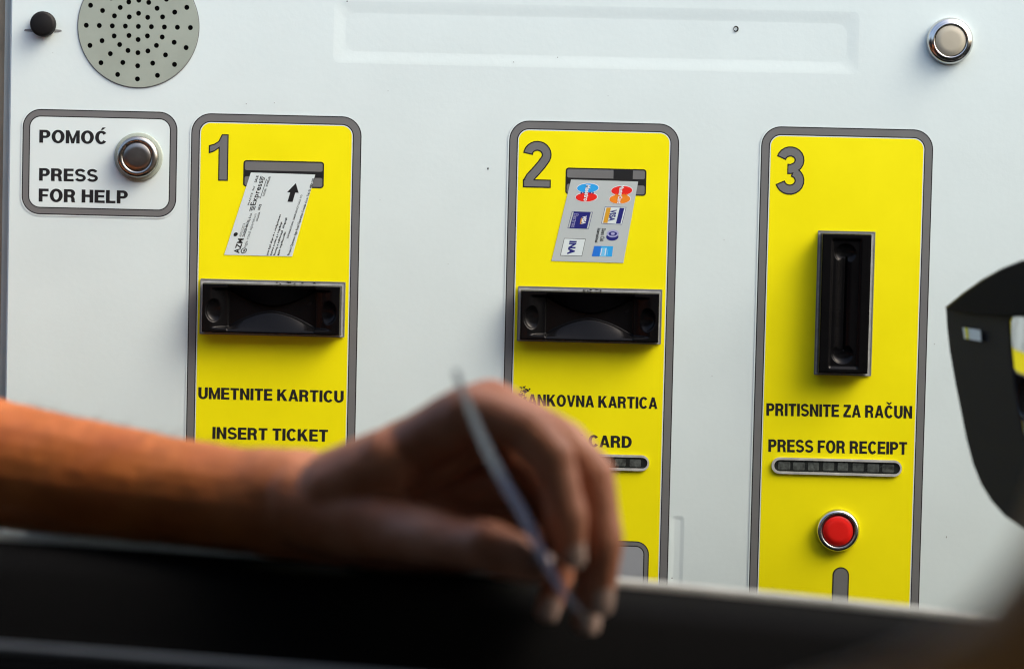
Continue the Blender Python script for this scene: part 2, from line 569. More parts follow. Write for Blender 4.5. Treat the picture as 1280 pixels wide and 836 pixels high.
# --- sticker 1: a ticket being put in
YC = YG - .00015
YT = YC - .00004


def quad(mb, a, b, c, d, y, m_):
    mb.sheet([pp(*a), pp(*d), pp(*c), pp(*b)], y, m_)


def greek(mb, a, b, h, y, m_, seed, word=5):
    """a line of print too small to read: a row of little irregular marks"""
    rnd = random.Random(seed)
    ax, az = pp(*a); bx, bz = pp(*b); hx, hz = pp(a[0] + h[0], a[1] + h[1]); hx -= ax; hz -= az
    L = math.hypot(bx - ax, bz - az); t = 0; k = 0
    while t < L - .0006:
        wd = rnd.uniform(.0005, .0011)
        k += 1
        if k % rnd.randint(word, word + 3) == 0: t += .0008; continue
        lo, hi = rnd.choice(((0, .7), (0, 1), (-.25, .7), (0, .7), (0.1, .72)))
        p = lambda s, v: (ax + (bx - ax) * s / L + hx * v, az + (bz - az) * s / L + hz * v)
        mb.sheet([p(t, lo), p(t, hi), p(t + wd, hi), p(t + wd, lo)], y, m_)
        t += wd + .0003


mb = MB()
slot_picture(mb, -193.7, -136.3)
quad(mb, (313.7, 215.8), (394.2, 218.4), (365.4, 320.6), (280.3, 318.6), YC, M_wcard)
# along the long side: (s, q) = mm up the side, mm from it
BL = Vector(pp(280.4, 318.5)); TL = Vector(pp(313.8, 216.1)); E1 = (TL - BL).normalized()
Wd = Vector((1, -.003))


def sq(s, q): return tuple(BL + E1 * (s / 1000) + Wd * (q / 1000))


def stext(s, s0, s1, q, h, bold=.02, m_=M_black, cap=CAP, tight=1.04):
    text(mb, s, sq(s0, q), sq(s1, q), sq(s0, q - h), YT, m_, bold, tight, cap, px=False)


stext("AZM", 1.4, 12.4, 10.2, 4.3, .03, tight=1.1)
mb.sheet([sq(15.4 + 1.5 * math.cos(a * math.pi / 10), 3.4 - 1.45 * math.sin(a * math.pi / 10)) for a in range(20)][::-1], YT, M_black)
stext("AUTOCESTA", 13.6, 24, 7.9, 1.7, .0)
stext("ZAGREB-MACELJ d.o.o.", 13.6, 31.5, 10.2, 1.8, .03)
stext("egis road operation", 6.2, 31, 13.6, 2.0, .0)
stext("CROATIA", 25.5, 32.5, 15.8, 1.3, .03)
_n = 20
vs, fs = curve_mesh([[sq(3.5 + 2.1 * math.cos(a * 2 * math.pi / _n), 12.9 - 2.1 * math.sin(a * 2 * math.pi / _n)) for a in range(_n)],
                     [sq(3.5 + 1.5 * math.cos(a * 2 * math.pi / _n), 12.9 - 1.5 * math.sin(a * 2 * math.pi / _n)) for a in range(_n)]])
mb.add([(a, YT, b) for a, b, c in vs], fs, M_black)
stext("e", 2.6, 4.4, 13.8, 2.0, .03)
stext("Express", 37.2, 55.6, 10.6, 3.9, .022, tight=1.12)
for k in range(4):
    for s0, s1_ in ((33.0 + .3 * k, 36.6), (55.9, 59.2 - .4 * k)):
        q0 = 7.6 + k * 1.0
        mb.sheet([sq(s0, q0 + .6), sq(s1_, q0 + .6), sq(s1_, q0), sq(s0, q0)], YT, M_black)
for s0, s1_, q0, sd in ((36.5, 46.5, 6.2, 3), (48.5, 52, 6.2, 4), (54.5, 59.5, 6.2, 5)):
    pass
stext("PLATITE", 37.5, 46.5, 6.2, 1.3, .02)
stext("PAY", 48.3, 51.8, 6.2, 1.3, .03)
stext("SALE", 54.3, 59.3, 6.2, 1.7, .03)
stext("FASTER", 44.4, 50.0, 14.9, 1.4, .02)
stext("SCHNELLER", 51.4, 59.0, 14.9, 1.5, .03)
stext("BRZE", 34.0, 38.3, 14.9, 1.7, .03)
mb.sheet([sq(42.5, 12.7), sq(57, 12.7), sq(57, 12.3), sq(42.5, 12.3)], YT, M_black)
stext("Project Operator: Egis Road Operation Croatia d.o.o. Tel. 01 4804 502", .9, 58.6, 46.3, 1.7, .03)
stext("INFORMATION  EMERGENCY CALL TO", 13.6, 46.0, 41.6, 1.3, .025)


def lgreek(s0, s1_, q, h, seed):
    rnd = random.Random(seed); t = s0; k = 0
    while t < s1_:
        wd = rnd.uniform(.45, 1.0); k += 1
        if k % rnd.randint(5, 8) == 0: t += .7; continue
        lo, hi = rnd.choice(((0, .7), (0, 1), (-.25, .7), (0, .7), (0.1, .75)))
        mb.sheet([sq(t, q - lo * h), sq(t + wd, q - lo * h), sq(t + wd, q - hi * h), sq(t, q - hi * h)], YT, M_black)
        t += wd + .28


for q, e, sd in ((31.0, 31, 1), (33.6, 25.5, 2), (36.1, 28.5, 8), (38.6, 17.5, 9)):
    lgreek(.7, e, q, 1.35, sd)
arrow = [(369.9, 229.0), (359.0, 240.4), (362.9, 240.7), (359.5, 252.4), (365.9, 252.6), (369.2, 241.0), (373.4, 241.2)]
mb.sheet([pp(*q) for q in arrow], YT, M_black)
pic = part(mb, "ticket_picture", s1)
pic['label'] = "printed picture of a white ticket going into a slot"

# --- sticker 2: a bank card with emblems
mb = MB()
slot_picture(mb, 35.4, 92.6, (69.3, 83.0))
quad(mb, (713.8, 224.6), (797.7, 227.1), (779.2, 328.7), (689.3, 326.2), YC, M_card)
Y1, Y2, Y3, Y4 = YT, YT - .00003, YT - .00006, YT - (.00013)
K = .000572


def pell(cx, cy, rx, ry, y, m_, sh=.25):
    c = pp(cx, cy)
    mb.sheet(ell(c[0], c[1], rx * K, ry * K, 40, sh), y, m_)


pell(734.8, 235.2, 14, 6.3, Y1, M_wink); pell(733.0, 246.5, 14, 6.3, Y1, M_wink)
pell(734.8, 235.2, 13.2, 5.6, Y2, M_blue); pell(733.0, 246.5, 13.2, 5.6, Y3, M_redink)
for k in range(5):
    mb.sheet([pp(726 + k * 3.6, 240.1), pp(726 + k * 3.6, 242.2), pp(727.8 + k * 3.6, 242.2), pp(727.8 + k * 3.6, 240.1)], Y4, M_navy)
text(mb, "Maestro", (732.6, 231.2), (729.4, 251.2), (738.6, 231.5), Y4 - .00003, M_wink, .035)
pell(777.2, 238.4, 13.6, 6.4, Y1, M_wink); pell(774.8, 248.9, 13.6, 6.4, Y1, M_wink)
pell(777.2, 238.4, 12.9, 5.8, Y2, M_redink); pell(774.8, 248.9, 12.9, 5.8, Y3, M_orange)
for k in range(5):
    mb.sheet([pp(769 + k * 3.4, 242.6), pp(769 + k * 3.4, 244.6), pp(770.7 + k * 3.4, 244.6), pp(770.7 + k * 3.4, 242.6)], Y4, M_orange)
text(mb, "MasterCard", (775.2, 232.0), (771.3, 254.4), (780.6, 232.2), Y4 - .00003, M_wink, .035)


def sub(qd, u0, u1, v0, v1):
    a, b, c, d = [Vector(q) for q in qd]       # top left, top right, bottom right, bottom left
    f = lambda u, v: tuple((a * (1 - u) + b * u) * (1 - v) + (d * (1 - u) + c * u) * v)
    return f(u0, v0), f(u1, v0), f(u1, v1), f(u0, v1)


vq = ((756.3, 258.3), (782.9, 259.1), (777.3, 280.9), (751.5, 279.6))
quad(mb, *vq, Y1, M_navy)
quad(mb, *sub(vq, .02, .98, .025, .975), Y2, M_wcard)
quad(mb, *sub(vq, .08, .29, .05, .95), Y3, M_gold)
quad(mb, *sub(vq, .70, .92, .05, .95), Y3, M_navy)
text(mb, "VISA", (763.2, 262.0), (760.5, 276.3), (771.2, 262.3), Y3, M_navy, .04)
eq = ((715.0, 264.3), (741.0, 265.1), (735.8, 286.2), (709.4, 285.4))
quad(mb, *eq, Y1, M_navy)
quad(mb, *sub(eq, .02, .98, .025, .975), Y2, M_card)
quad(mb, *sub(eq, .09, .91, .02, .98), Y3, M_navy)
text(mb, "Electron", (717.6, 267.0), (713.8, 284.0), (723.6, 267.4), Y4, M_lav, .0)
text(mb, "VISA", (728.6, 269.8), (726.6, 280.2), (733.8, 270.0), Y4, M_wink, .05)
mb.sheet([pp(*q) for q in ((726.5, 272), (724.8, 280), (726.2, 280), (727.6, 273.5))], Y4, M_gold)
iq = ((705.2, 297.7), (732.2, 298.6), (727.5, 320.3), (700.2, 319.6))
quad(mb, *iq, Y1, M_black)
quad(mb, *sub(iq, .02, .98, .025, .975), Y2, M_wcard)
text(mb, "INA", (712.4, 301.0), (709.2, 317.8), (721.2, 301.3), Y3, M_navy, .06)
text(mb, "Diners Club", (752.4, 285.6), (749.8, 301.6), (757.6, 285.9), Y2, M_black, .02)
text(mb, "International", (747.2, 285.2), (743.6, 303.0), (751.2, 285.5), Y2, M_black, .03)
pell(765.4, 296.0, 7.6, 4.9, Y1, M_navy, .1)
pell(766.0, 292.0, 7.5, 4.7, Y2, M_lav, .1)
pell(766.0, 292.2, 5.2, 2.7, Y3, M_navy, .1)
pell(766.0, 292.2, 2.6, 1.6, Y4, M_lav, .1)
aq = ((742.9, 307.4), (766.4, 307.9), (764.9, 320.8), (739.7, 320.3))
quad(mb, *aq, Y1, M_blue)
quad(mb, *sub(aq, 0, .36, 0, 1), Y2, M_blue2)
quad(mb, *sub(aq, .42, .70, .15, 1), Y2, M_blue3)
for k in range(4):
    quad(mb, *sub(aq, .40 + .11 * k, .44 + .11 * k, .2 + .1 * (k % 2), .9), Y3, M_blue3 if k % 2 else M_wink)
pic = part(mb, "bank_card_picture", s2)
pic['label'] = "printed picture of a grey bank card with payment emblems"

# --- lettering
mb = MB()
caps(mb, "UMETNITE KARTICU", (248.0, 498.2), (429.6, 502.9), (248.2, 483.6), YG, M_black)
caps(mb, "INSERT TICKET", (265.5, 548.2), (409.8, 551.8), (265.8, 533.2), YG, M_black)
part(mb, "lettering", s1)
mb = MB()
caps(mb, "BANKOVNA KARTICA", (648.6, 506.5), (821.6, 510.9), (648.8, 492.0), YG, M_black)
caps(mb, "BANK CARD", (675.0, 556.6), (789.6, 559.6), (675.2, 541.8), YG, M_black)
part(mb, "lettering", s2)
mb = MB()
rnd = random.Random(5)
for k in range(60):                      # the scraped and scribbled first letter
    px = rnd.gauss(654.5, 3.0); py = rnd.gauss(488.5, 3.6)
    if px > 663 or py > 506: continue
    c = pp(px, py); r = rnd.uniform(.0003, .0012); a0 = rnd.uniform(0, 3)
    mb.sheet([(c[0] + r * rnd.uniform(.5, 1.2) * math.cos(a0 + q), c[1] + r * rnd.uniform(.5, 1.2) * math.sin(a0 + q)) for q in (0, 1.2, 2.4, 3.6, 5)],
             YG - .00006 - k * 2e-6, M_black if rnd.random() < .6 else M_yellow)
mb.sheet([pp(*q) for q in ((647.5, 494), (646, 507), (655, 508.5), (660.5, 507), (657, 500), (651, 496))], YG - .00003, M_yellow)
part(mb, "scraped_patch", s2)
mb = MB()
caps(mb, "PRITISNITE ZA RA\u010cUN", (957.8, 519.2), (1140.0, 522.8), (958.0, 503.6), YG, M_black)
caps(mb, "PRESS FOR RECEIPT", (960.3, 564.3), (1133.6, 567.9), (960.5, 548.6), YG, M_black)
part(mb, "lettering", s3)

# --- card slots (one sculpted mould, three times; the third stands upright)
def slot_mould(bow=True):
    mb = MB()
    nu, nv = 180, 64
    W, H, T = (48.7, 17.1, 11.0) if bow else (48.9, 17.1, 12.0)

    def sm(x, a, b):
        t = min(1, max(0, (x - a) / (b - a))); return t * t * (3 - 2 * t)

    def dent(u, v, c, r, k):
        q = math.hypot(abs(u) - c, v * .9)
        return k * math.sqrt(1 - (q / r) ** 2) if q < r else 0.0

    def depth(u, v):
        av = abs(v); au = abs(u)
        edge = min(W - au, H - av)
        if not bow:                               # plain channel, central groove and two finger dents
            d = 0.6 * sm(edge, .8, 2.4) + 1.6 * sm(11.0 - av, 0, 2.0) * sm(edge, 2.5, 5)
            if au < 33: d += 2.4 * sm(6.0 - abs(v + 1.5), 0, 5.5) + (2.5 if abs(v - .4) < .55 else 0)
            return max(d, .6 + dent(u, v + .8, 35.5, 7.4, 4.6))
        d = 0.6 * sm(edge, .8, 2.4)
        if au < 31:
            vb = 2.4 + 11.4 * (au / 31) ** 1.7
            if av > vb:
                t = (15.0 - av) / (15.0 - vb + .01)
                d += 1.0 + 5.0 * min(1, max(0, t)) * sm(15.2 - av, 0, 1)
            else:
                d += 6.0 + 5.0 * sm(vb - av, 0, .9)
        elif au < 44:
            d += 6.0 * sm(44 - au, 0, 13) * sm(14.6 - av, 0, 1.5)
        return max(d, .6 + dent(u, v + 1.5, 38.5, 8.0, 4.4))

    vs, fs = [], []
    for j in range(nv + 1):
        for i in range(nu + 1):
            u = -W + 2 * W * i / nu; v = -H + 2 * H * j / nv
            e = min(W - abs(u), H - abs(v))
            rnd_ = 0.4 if e < .01 else 0.0
            vs.append((u / 1000, -(T - min(depth(u, v), T - 1.6) - rnd_) / 1000, v / 1000))
    for j in range(nv):
        for i in range(nu):
            a = j * (nu + 1) + i
            fs.append([a, a + 1, a + nu + 2, a + nu + 1])
    mb.add(vs, fs, M_plastic, True)
    # side walls
    s = (T - .4) / 1000; w_, h_ = W / 1000, H / 1000
    w2, h2 = w_ + .0006, h_ + .0006
    c = [(-w_, -s, -h_), (w_, -s, -h_), (w_, -s, h_), (-w_, -s, h_), (-w2, -.0006, -h2), (w2, -.0006, -h2), (w2, -.0006, h2), (-w2, -.0006, h2)]
    mb.add(c, [[0, 4, 5, 1], [1, 5, 6, 2], [2, 6, 7, 3], [3, 7, 4, 0]], M_plastic)
    return mb


mould = None
for par, x, z, rot, wx, wz, lab in ((s1, -171.0, 14.7, 0, 103.6, 39.4, None), (s2, 54.8, 15.1, 0, 102.4, 39.0, None), (s3, 234.5, 28.6, 90, 40.6, 102.2, "black card slot mounted upright")):
    if mould is None:
        o = slot_mould().build("card_slot", par); mould = o
    elif rot:
        o = slot_mould(False).build("card_slot", par)
    else:
        o = mould.copy(); COL.objects.link(o); o.parent = par
    o.location = (x / 1000, -.0012, (z - .7) / 1000)
    o.rotation_euler = (0, math.radians(rot), 0)
    if lab: o['label'] = lab
    mb = MB()
    a, b = wx / 2000, wz / 2000
    if rot: a, b = b, a
    add_plate(mb, [rr(-a, -b + .0007, a, b + .0007, .0006, 2), rr(-a + .0007, -b + .0014, a - .0007, b, .0005, 2)], -.0005, .0, M_smear)
    mb.sheet(rr(-a + .0005, -b + .0012, a - .0005, b + .0002, .0005, 2), -.0002, M_rim)
    mb.build("cutout_rim", o)

# crumbs of black sealant round the cut-outs
rnd = random.Random(11)
for par, px0, py0, px1, py1 in ((s1, 345, 353.3, 395, 354.3), (s2, 728, 362.5, 772, 363.3)):
    mb = MB()
    for k in range(14):
        t = rnd.random() ** 1.4
        c = pp(px0 + (px1 - px0) * t + rnd.gauss(0, .5), py0 + (py1 - py0) * t + rnd.gauss(0, .8)); r = rnd.uniform(.0002, .0007)
        mb.sheet([(c[0] + r * rnd.uniform(.6, 2.2) * math.cos(q), c[1] + r * rnd.uniform(.4, .9) * math.sin(q)) for q in (0, 1, 2.1, 3.1, 4.2, 5.3)], -.0018 - k * 1e-6, M_black)
    part(mb, "sealant_crumbs", par)

# --- LED windows
def led_window(par, x0, x1, z0, z1):
    mb = MB()
    r = (z1 - z0) / 2
    add_plate(mb, [rrm(x0, z0, x1, z1, r * .995, 12), rrm(x0 + 1.9, z0 + 1.7, x1 - 1.2, z1 - 1.7, (r - 1.75) * .99, 12)], -.0019, -.0008, M_rim)
    o = part(mb, "display_window", par)
    mb = MB()
    mb.sheet(rrm(x0 + 1, z0 + .8, x1 - .6, z1 - .8, (r - .9), 12), -.00105, M_led)
    n = 8; wd = (x1 - x0 - 8) / n
    for k in range(n):
        a = x0 + 4 + k * wd + .8
        h = random.uniform(-.5, .4)
        mb.sheet(rrm(a, z0 + 3.0 + h * .4, a + wd - 2.0 - random.uniform(0, 1.2), z1 - 2.9 + h * .5, .8, 3), -.0012, M_ledseg)
    part(mb, "display_glass", o)
    return o


led_window(s2, 7.0, 99.8, -94.8, -83.6)
led_window(s3, 186.8, 279.2, -94.2, -82.6)

# --- grey printed shapes at the foot of the strips
mb = MB()
for inset, m_, k in ((0, M_black, 0), (.75, M_grey, 1), (3.2, M_black, 2), (4.0, M_lgrey, 3)):
    mb.sheet(rrm(9 + inset, -225 + inset, 101.4 - inset, -145.2 - inset, 9.5 - inset, 8), YG - .00003 * k, m_)
part(mb, "keypad_frame_print", s2)
mb = MB()
mb.sheet(rrm(232.4, -222, 244.2, -159.9, 5.85, 10), YG, M_black)
mb.sheet(rrm(233.3, -221, 243.3, -160.8, 4.95, 10), YG - .00003, M_grey)
part(mb, "receipt_slot_print", s3)

# --- buttons
def button(par, name, x, z, ring, cap, ring_mat, cap_mat, gap=None):
    mb = MB()
    lathe(mb, ring, ring_mat, x / 1000, z / 1000, y=-.001)
    o = part(mb, name, par)
    if gap:
        mb = MB(); lathe(mb, gap[0], gap[1], x / 1000, z / 1000, y=-.001); part(mb, "button_collar", o)
    mb = MB(); lathe(mb, cap, cap_mat, x / 1000, z / 1000, y=-.001); part(mb, "button_cap", o)
    return o


e = .001
rb = button(s3, "push_button", 235.1, -133.6,
            [(15.2 * e, -1 * e), (15.4 * e, 1.2 * e), (14.6 * e, 3.2 * e), (13.6 * e, 4.1 * e), (12.0 * e, 4.4 * e), (11.6 * e, 3.8 * e), (11.6 * e, 1 * e)],
            [(10.7 * e, 0), (10.7 * e, 3.3 * e), (10.3 * e, 3.8 * e), (6 * e, 3.9 * e), (0, 3.95 * e)], M_chrome, M_red,
            ([(11.7 * e, 0), (11.5 * e, 3.3 * e), (10.6 * e, 3.3 * e), (10.6 * e, 2 * e)], M_redrim))
rb['label'] = "round red push button in a chrome ring"
tb = button(machine, "push_button", 303.6, 214.4,
            [(16.2 * e, -1 * e), (16.4 * e, 1.4 * e), (15.4 * e, 3.8 * e), (14.0 * e, 4.8 * e), (13.1 * e, 5.0 * e), (12.6 * e, 6.4 * e), (11.4 * e, 6.6 * e), (11.2 * e, 5 * e), (11.2 * e, 1 * e)],
            [(10.7 * e, 0), (10.7 * e, 5.6 * e), (10.4 * e, 6.1 * e), (6 * e, 6.3 * e), (0, 6.4 * e)], M_chrome, M_beige,
            ([(11.3 * e, 0), (11.2 * e, 4.0 * e), (10.6 * e, 4.0 * e)], M_black))
tb['label'] = "round beige push button in a chrome ring"

# --- help plate
mb = MB()
border(mb, -351.7, 77.3, -241.2, 152.1, 13, 5.4, M_white_s)
hp = part(mb, "help_plate")
mb = MB()
caps(mb, "POMO\u0106", (49.3, 178.6), (133.9, 180.3), (49.5, 162.4), YG, M_black)
caps(mb, "PRESS", (49.0, 226.0), (122.4, 227.6), (49.2, 210.2), YG, M_black)
caps(mb, "FOR HELP", (48.6, 252.0), (159.8, 254.6), (48.8, 235.8), YG, M_black)
part(mb, "lettering", hp)
mb = MB()
lathe(mb, [(17.3 * e, -.4 * e), (17.2 * e, .8 * e), (16.8 * e, 1.0 * e), (13 * e, 1.0 * e)], M_grille, -.2686, .1197, y=-.001)
part(mb, "button_washer", hp)
hb = button(hp, "push_button", -268.6, 119.7,
            [(14.9 * e, .5 * e), (14.9 * e, 4.5 * e), (14.4 * e, 6.0 * e), (12.8 * e, 7.0 * e), (11.3 * e, 7.3 * e), (10.4 * e, 6.6 * e), (9.9 * e, 6.0 * e)],
            [(10.2 * e, 4 * e), (10.0 * e, 6.4 * e), (9.5 * e, 6.9 * e), (6 * e, 7.1 * e), (0, 7.2 * e)], M_steel, M_steel_d)
hb['label'] = "round steel push button"

# ================================================================== THE CAR
M_inner = mat("black_door_plastic", (0.0035, 0.0036, 0.0036), 0.8, spec=0.06, noise=0.2, nscale=60, bump=.3, bscale=500, bdist=.0004)
M_paint = mat("dark_car_paint", (0.02, 0.022, 0.026), 0.25, coat=0.6)
M_seal = mat("grey_weatherstrip", (0.46, 0.49, 0.46), 0.42, noise=0.2, nscale=30)
M_trim = mat("grey_trim", (0.15, 0.165, 0.17), 0.4, noise=0.15, nscale=20)
M_liner = mat("headliner_cloth", (0.05, 0.05, 0.05), 0.9, noise=0.1)
M_mirror = mat("mirror_glass", (0.72, 0.76, 0.76), 0.02, metal=1.0)
M_house = mat("black_mirror_plastic", (0.007, 0.0075, 0.010), 0.5, spec=.22, noise=0.15, nscale=80, bump=.15, bscale=700, bdist=.0003)
M_hood = mat("shaded_mirror_hood", (0.003, 0.003, 0.0035), 0.6, spec=.12)  # shadow on the hood put into the colour as a blacker plastic

car = empty("car", (0, -1.2, -1.1))
tag(car, "black car door and wing mirror in front of the payment machine, window open", "car")
CO = Vector((0, 1.2, 1.1))


def carpart(mb, name, parent=car):
    o = mb.build(name, parent)
    if parent is car: o.location = CO
    return o


YS = -0.375                                    # depth of the window seal
sA, sB = at(0, 671, YS), at(1190, 766, YS)
dsl = (sB - sA) / (sB.x - sA.x)


def sill(x): return sA + dsl * (x - sA.x)


def sweep(mb, prof, mat_, x0, x1, n=30, smooth=True, bow=0.0, line=sill):
    """profile of (dy, dz) swept along the sill"""
    vs, fs = [], []
    N = len(prof)
    for k in range(n + 1):
        x = x0 + (x1 - x0) * k / n
        p = line(x)
        b = bow * (1 - ((x + 0.06) / .34) ** 2)
        for dy, dz in prof: vs.append((p.x, p.y + dy, p.z + dz + b))
    for k in range(n):
        for i in range(N - 1):
            fs.append([k * N + i, (k + 1) * N + i, (k + 1) * N + i + 1, k * N + i + 1])
    mb.add(vs, fs, mat_, smooth)


DX0, DX1 = -1.28, 0.90
BOW = 0.0042
mb = MB()
sweep(mb, [(-.001, -.004), (-.0045, -.0052), (-.012, -.006), (-.028, -.009), (-.040, -.018), (-.052, -.045), (-.075, -.065), (-.10, -.075), (-.112, -.095),
           (-.115, -.16), (-.10, -.40), (-.10, -.75)], M_inner, DX0, DX1, bow=BOW)
door = carpart(mb, "door")
mb = MB()
sweep(mb, [(-.0012, -.0055), (-.0016, -.001), (-.0004, .0008), (.003, .0012), (.006, .0006), (.0075, -.003), (.0075, -.012)], M_seal, DX0, DX1, bow=BOW)
carpart(mb, "window_seal", door)
mb = MB()
sweep(mb, [(.008, -.003), (.030, -.006), (.045, -.02), (.055, -.08), (.058, -.4), (.03, -.75)], M_paint, DX0, DX1, bow=BOW)
carpart(mb, "outer_skin", door)
# armrest trim rail, nearer and lower
tA, tB = at(0, 807, -.545), at(450, 841, -.545)
dtl = (tB - tA) / (tB.x - tA.x)
mb = MB()
sweep(mb, [(.03, -.003), (.004, 0), (.001, .0012), (-.0016, .0006), (-.002, -.0018), (-.001, -.003)], M_trim, -1.2, .78, line=lambda x: tA + dtl * (x - tA.x))
sweep(mb, [(-.001, -.0032), (-.008, -.006), (-.02, -.02), (-.03, -.10)], M_inner, -1.2, .78, line=lambda x: tA + dtl * (x - tA.x))
carpart(mb, "trim_rail", door)

# unseen cabin shell with pillars, added to block light from the camera side
mb = MB()
RZ = .345
prof = [(-.50, RZ - .035), (-.53, RZ - .01), (-.62, RZ + .03), (-.85, RZ + .065), (-1.3, RZ + .085), (-1.75, RZ + .065), (-2.05, RZ), (-2.10, RZ - .035)]
vs, fs = [], []
for k, x in enumerate((-1.3, 1.35)):
    for y, z in prof: vs.append((x, y, z))
    for y, z in prof: vs.append((x, y if -2.0 < y < -.55 else y * 0.985 - .02, z - .03))
N = len(prof)
fs += [[i, i + 1, 2 * N + i + 1, 2 * N + i] for i in range(N - 1)]
mb.add(vs, fs, M_paint, True)
mb.add(vs, [[N + i, 3 * N + i, 3 * N + i + 1, N + i + 1] for i in range(N - 1)] + [[0, N, N + 1, 1]], M_liner, True)
mb.add(vs, [[0, 2 * N, 3 * N, N], [N - 1, 2 * N - 1, 4 * N - 1, 3 * N - 1]], M_paint)
carpart(mb, "shade_roof")  # unseen; put in and lengthened to keep light off the arm's near side
for xb, xt, w_ in ((1.40, 1.25, .06), (-.84, -.78, .09)):
    for yb, yt in ((-.40, -.52), (-2.2, -2.08)):
        mb = MB(); v = []
        for (x, y, z) in ((xb, yb, -.20), (xt, yt, RZ - .04)):
            v += [(x - w_ / 2, y - .02, z), (x + w_ / 2, y - .02, z), (x + w_ / 2, y + .02, z), (x - w_ / 2, y + .02, z)]
        mb.add(v, [[0, 1, 5, 4], [1, 2, 6, 5], [2, 3, 7, 6], [3, 0, 4, 7]], M_liner)
        carpart(mb, "roof_pillar")
mb = MB()
box(mb, -1.3, -2.22, -1.0, 1.4, -2.12, .135, M_inner)
carpart(mb, "shade_far_side")  # unseen far side, raised to close off light behind the camera
mb = MB()
box(mb, -1.3, -2.2, -1.0, 1.0, -.40, -.95, M_inner)
carpart(mb, "cabin_floor")
mb = MB()
box(mb, -1.36, -2.2, -1.0, -1.302, -.42, RZ + .05, M_liner)
carpart(mb, "shade_back_wall")  # added unseen wall, closes the rear against light
mb = MB()
box(mb, .84, -2.1, -.949, 1.6, -.50, .16, M_inner)
carpart(mb, "shade_dash_box")  # unseen box, raised to cut light entering through the windscreen

# --- wing mirror
G0 = at(1272, 445, -.205)
inc = (G0 - CAM_LOC).normalized()
outd = (Vector((-.186, 0, .047)) - G0).normalized()
GN = (outd - inc).normalized()                 # mirror normal: it shows strip 1
U = Vector((0, 0, 1)).cross(GN).normalized()
Vv = GN.cross(U).normalized()


def mp(px, py, off=0.0):
    """photo pixel -> (u, v) in the plane of the mirror face"""
    p = onplane(px, py, G0 + GN * off, GN) - G0
    return (p.dot(U), p.dot(Vv))


def m3(u, v, h): return G0 + U * u + Vv * v + GN * h


outl = [(1184, 385), (1185.5, 410), (1189, 440), (1196, 480), (1203, 515), (1210, 550), (1218, 580), (1228, 605), (1241, 626), (1258, 645), (1280, 660), (1320, 676), (1370, 672), (1400, 640),
        (1415, 560), (1420, 450), (1412, 370), (1390, 325), (1340, 314), (1280, 326), (1255, 336), (1230, 350), (1206, 367)]
hole = [(1262, 402), (1263.5, 430), (1266.5, 460), (1270, 490), (1275, 520), (1281, 550), (1292, 585), (1312, 620), (1345, 635), (1380, 615), (1395, 540), (1398, 450), (1390, 400), (1360, 380), (1310, 378), (1280, 382), (1268, 390)]
wm = empty("wing_mirror", CO)
wm.parent = car
mb = MB()
vs, fs = curve_mesh([[mp(*q) for q in outl], [mp(*q) for q in hole]], .001)
mb.add([m3(a, b, c) for a, b, c in vs], fs, M_house)
bz = mb.build("mirror_bezel", wm)
mb = MB()
ol = [mp(*q) for q in outl]; N = len(ol)
cu_ = sum(q[0] for q in ol) / N; cv_ = sum(q[1] for q in ol) / N
vs, fs = [], []
for sc, h in ((1, -.002), (.98, -.02), (.9, -.05), (.7, -.075), (.35, -.088), (0.0, -.09)):
    for a, b in ol: vs.append(m3(cu_ + (a - cu_) * sc, cv_ + (b - cv_) * sc, h))
for k in range(5):
    for i in range(N):
        fs.append([k * N + i, k * N + (i + 1) % N, (k + 1) * N + (i + 1) % N, (k + 1) * N + i])
mb.add(vs, fs, M_house, True)
mb.build("mirror_housing", wm)
# hood over the glass
mb = MB()
lo = [(1184, 386), (1210, 391), (1240, 393.5), (1270, 394), (1310, 392), (1360, 388), (1390, 380)]
up = [(1184, 385), (1206, 367), (1230, 350), (1255, 336), (1280, 326), (1340, 314), (1390, 325)]
vs = []
HH = .006
for q in up: vs.append(m3(*mp(*q), .0021))
for q in up: vs.append(m3(*mp(*q, HH), HH))
for q in lo: vs.append(m3(*mp(*q, HH), HH))
for q in lo: vs.append(m3(*mp(*q), .0021))
n7 = len(lo)
fs = [[r * n7 + i, r * n7 + i + 1, (r + 1) * n7 + i + 1, (r + 1) * n7 + i] for r in range(3) for i in range(n7 - 1)]
mb.add(vs, fs, M_hood)
mb.build("mirror_hood", wm)
mb = MB()
gl = [mp(*q, 0) for q in [(1258, 396), (1262, 450), (1266, 500), (1276, 555), (1290, 595), (1312, 630), (1350, 645), (1390, 620), (1402, 540), (1404, 440), (1396, 390), (1350, 372), (1290, 374)]]
mb.add([m3(a, b, .0) for a, b in gl], [list(range(len(gl)))], M_mirror)
mb.build("mirror_glass", wm)
# small pale patch on the bezel, yellow along its left edge
mb = MB()
tq = [(1206.5, 409.5), (1225.5, 412.5), (1226.5, 426.5), (1208.5, 423.5)]
tv = [m3(*mp(*q), .0022) for q in tq] + [m3(*mp(*q, .0036), .0036) for q in tq]
mb.add(tv, [[4, 5, 6, 7], [0, 1, 5, 4], [1, 2, 6, 5], [2, 3, 7, 6], [3, 0, 4, 7]], M_white_s)
yq = [(1206, 409.3), (1209.5, 410), (1211, 424), (1208, 423.4)]
mb.add([m3(*mp(*q, .0040), .0040) for q in yq], [[0, 1, 2, 3]], M_yellow)
tg = mb.build("mirror_pale_patch", wm)
tg['label'] = "small white patch on the black bezel"
mb = MB()
a0 = G0 + U * cu_ * 1.0 + Vector((.06, 0, -.07)); b0 = sill(.52) + Vector((.03, .01, -.01))
vs = []
for p in (a0, b0):
    vs += [p + Vector((-.03, 0, -.015)), p + Vector((.03, 0, -.015)), p + Vector((.03, 0, .015)), p + Vector((-.03, 0, .015))]
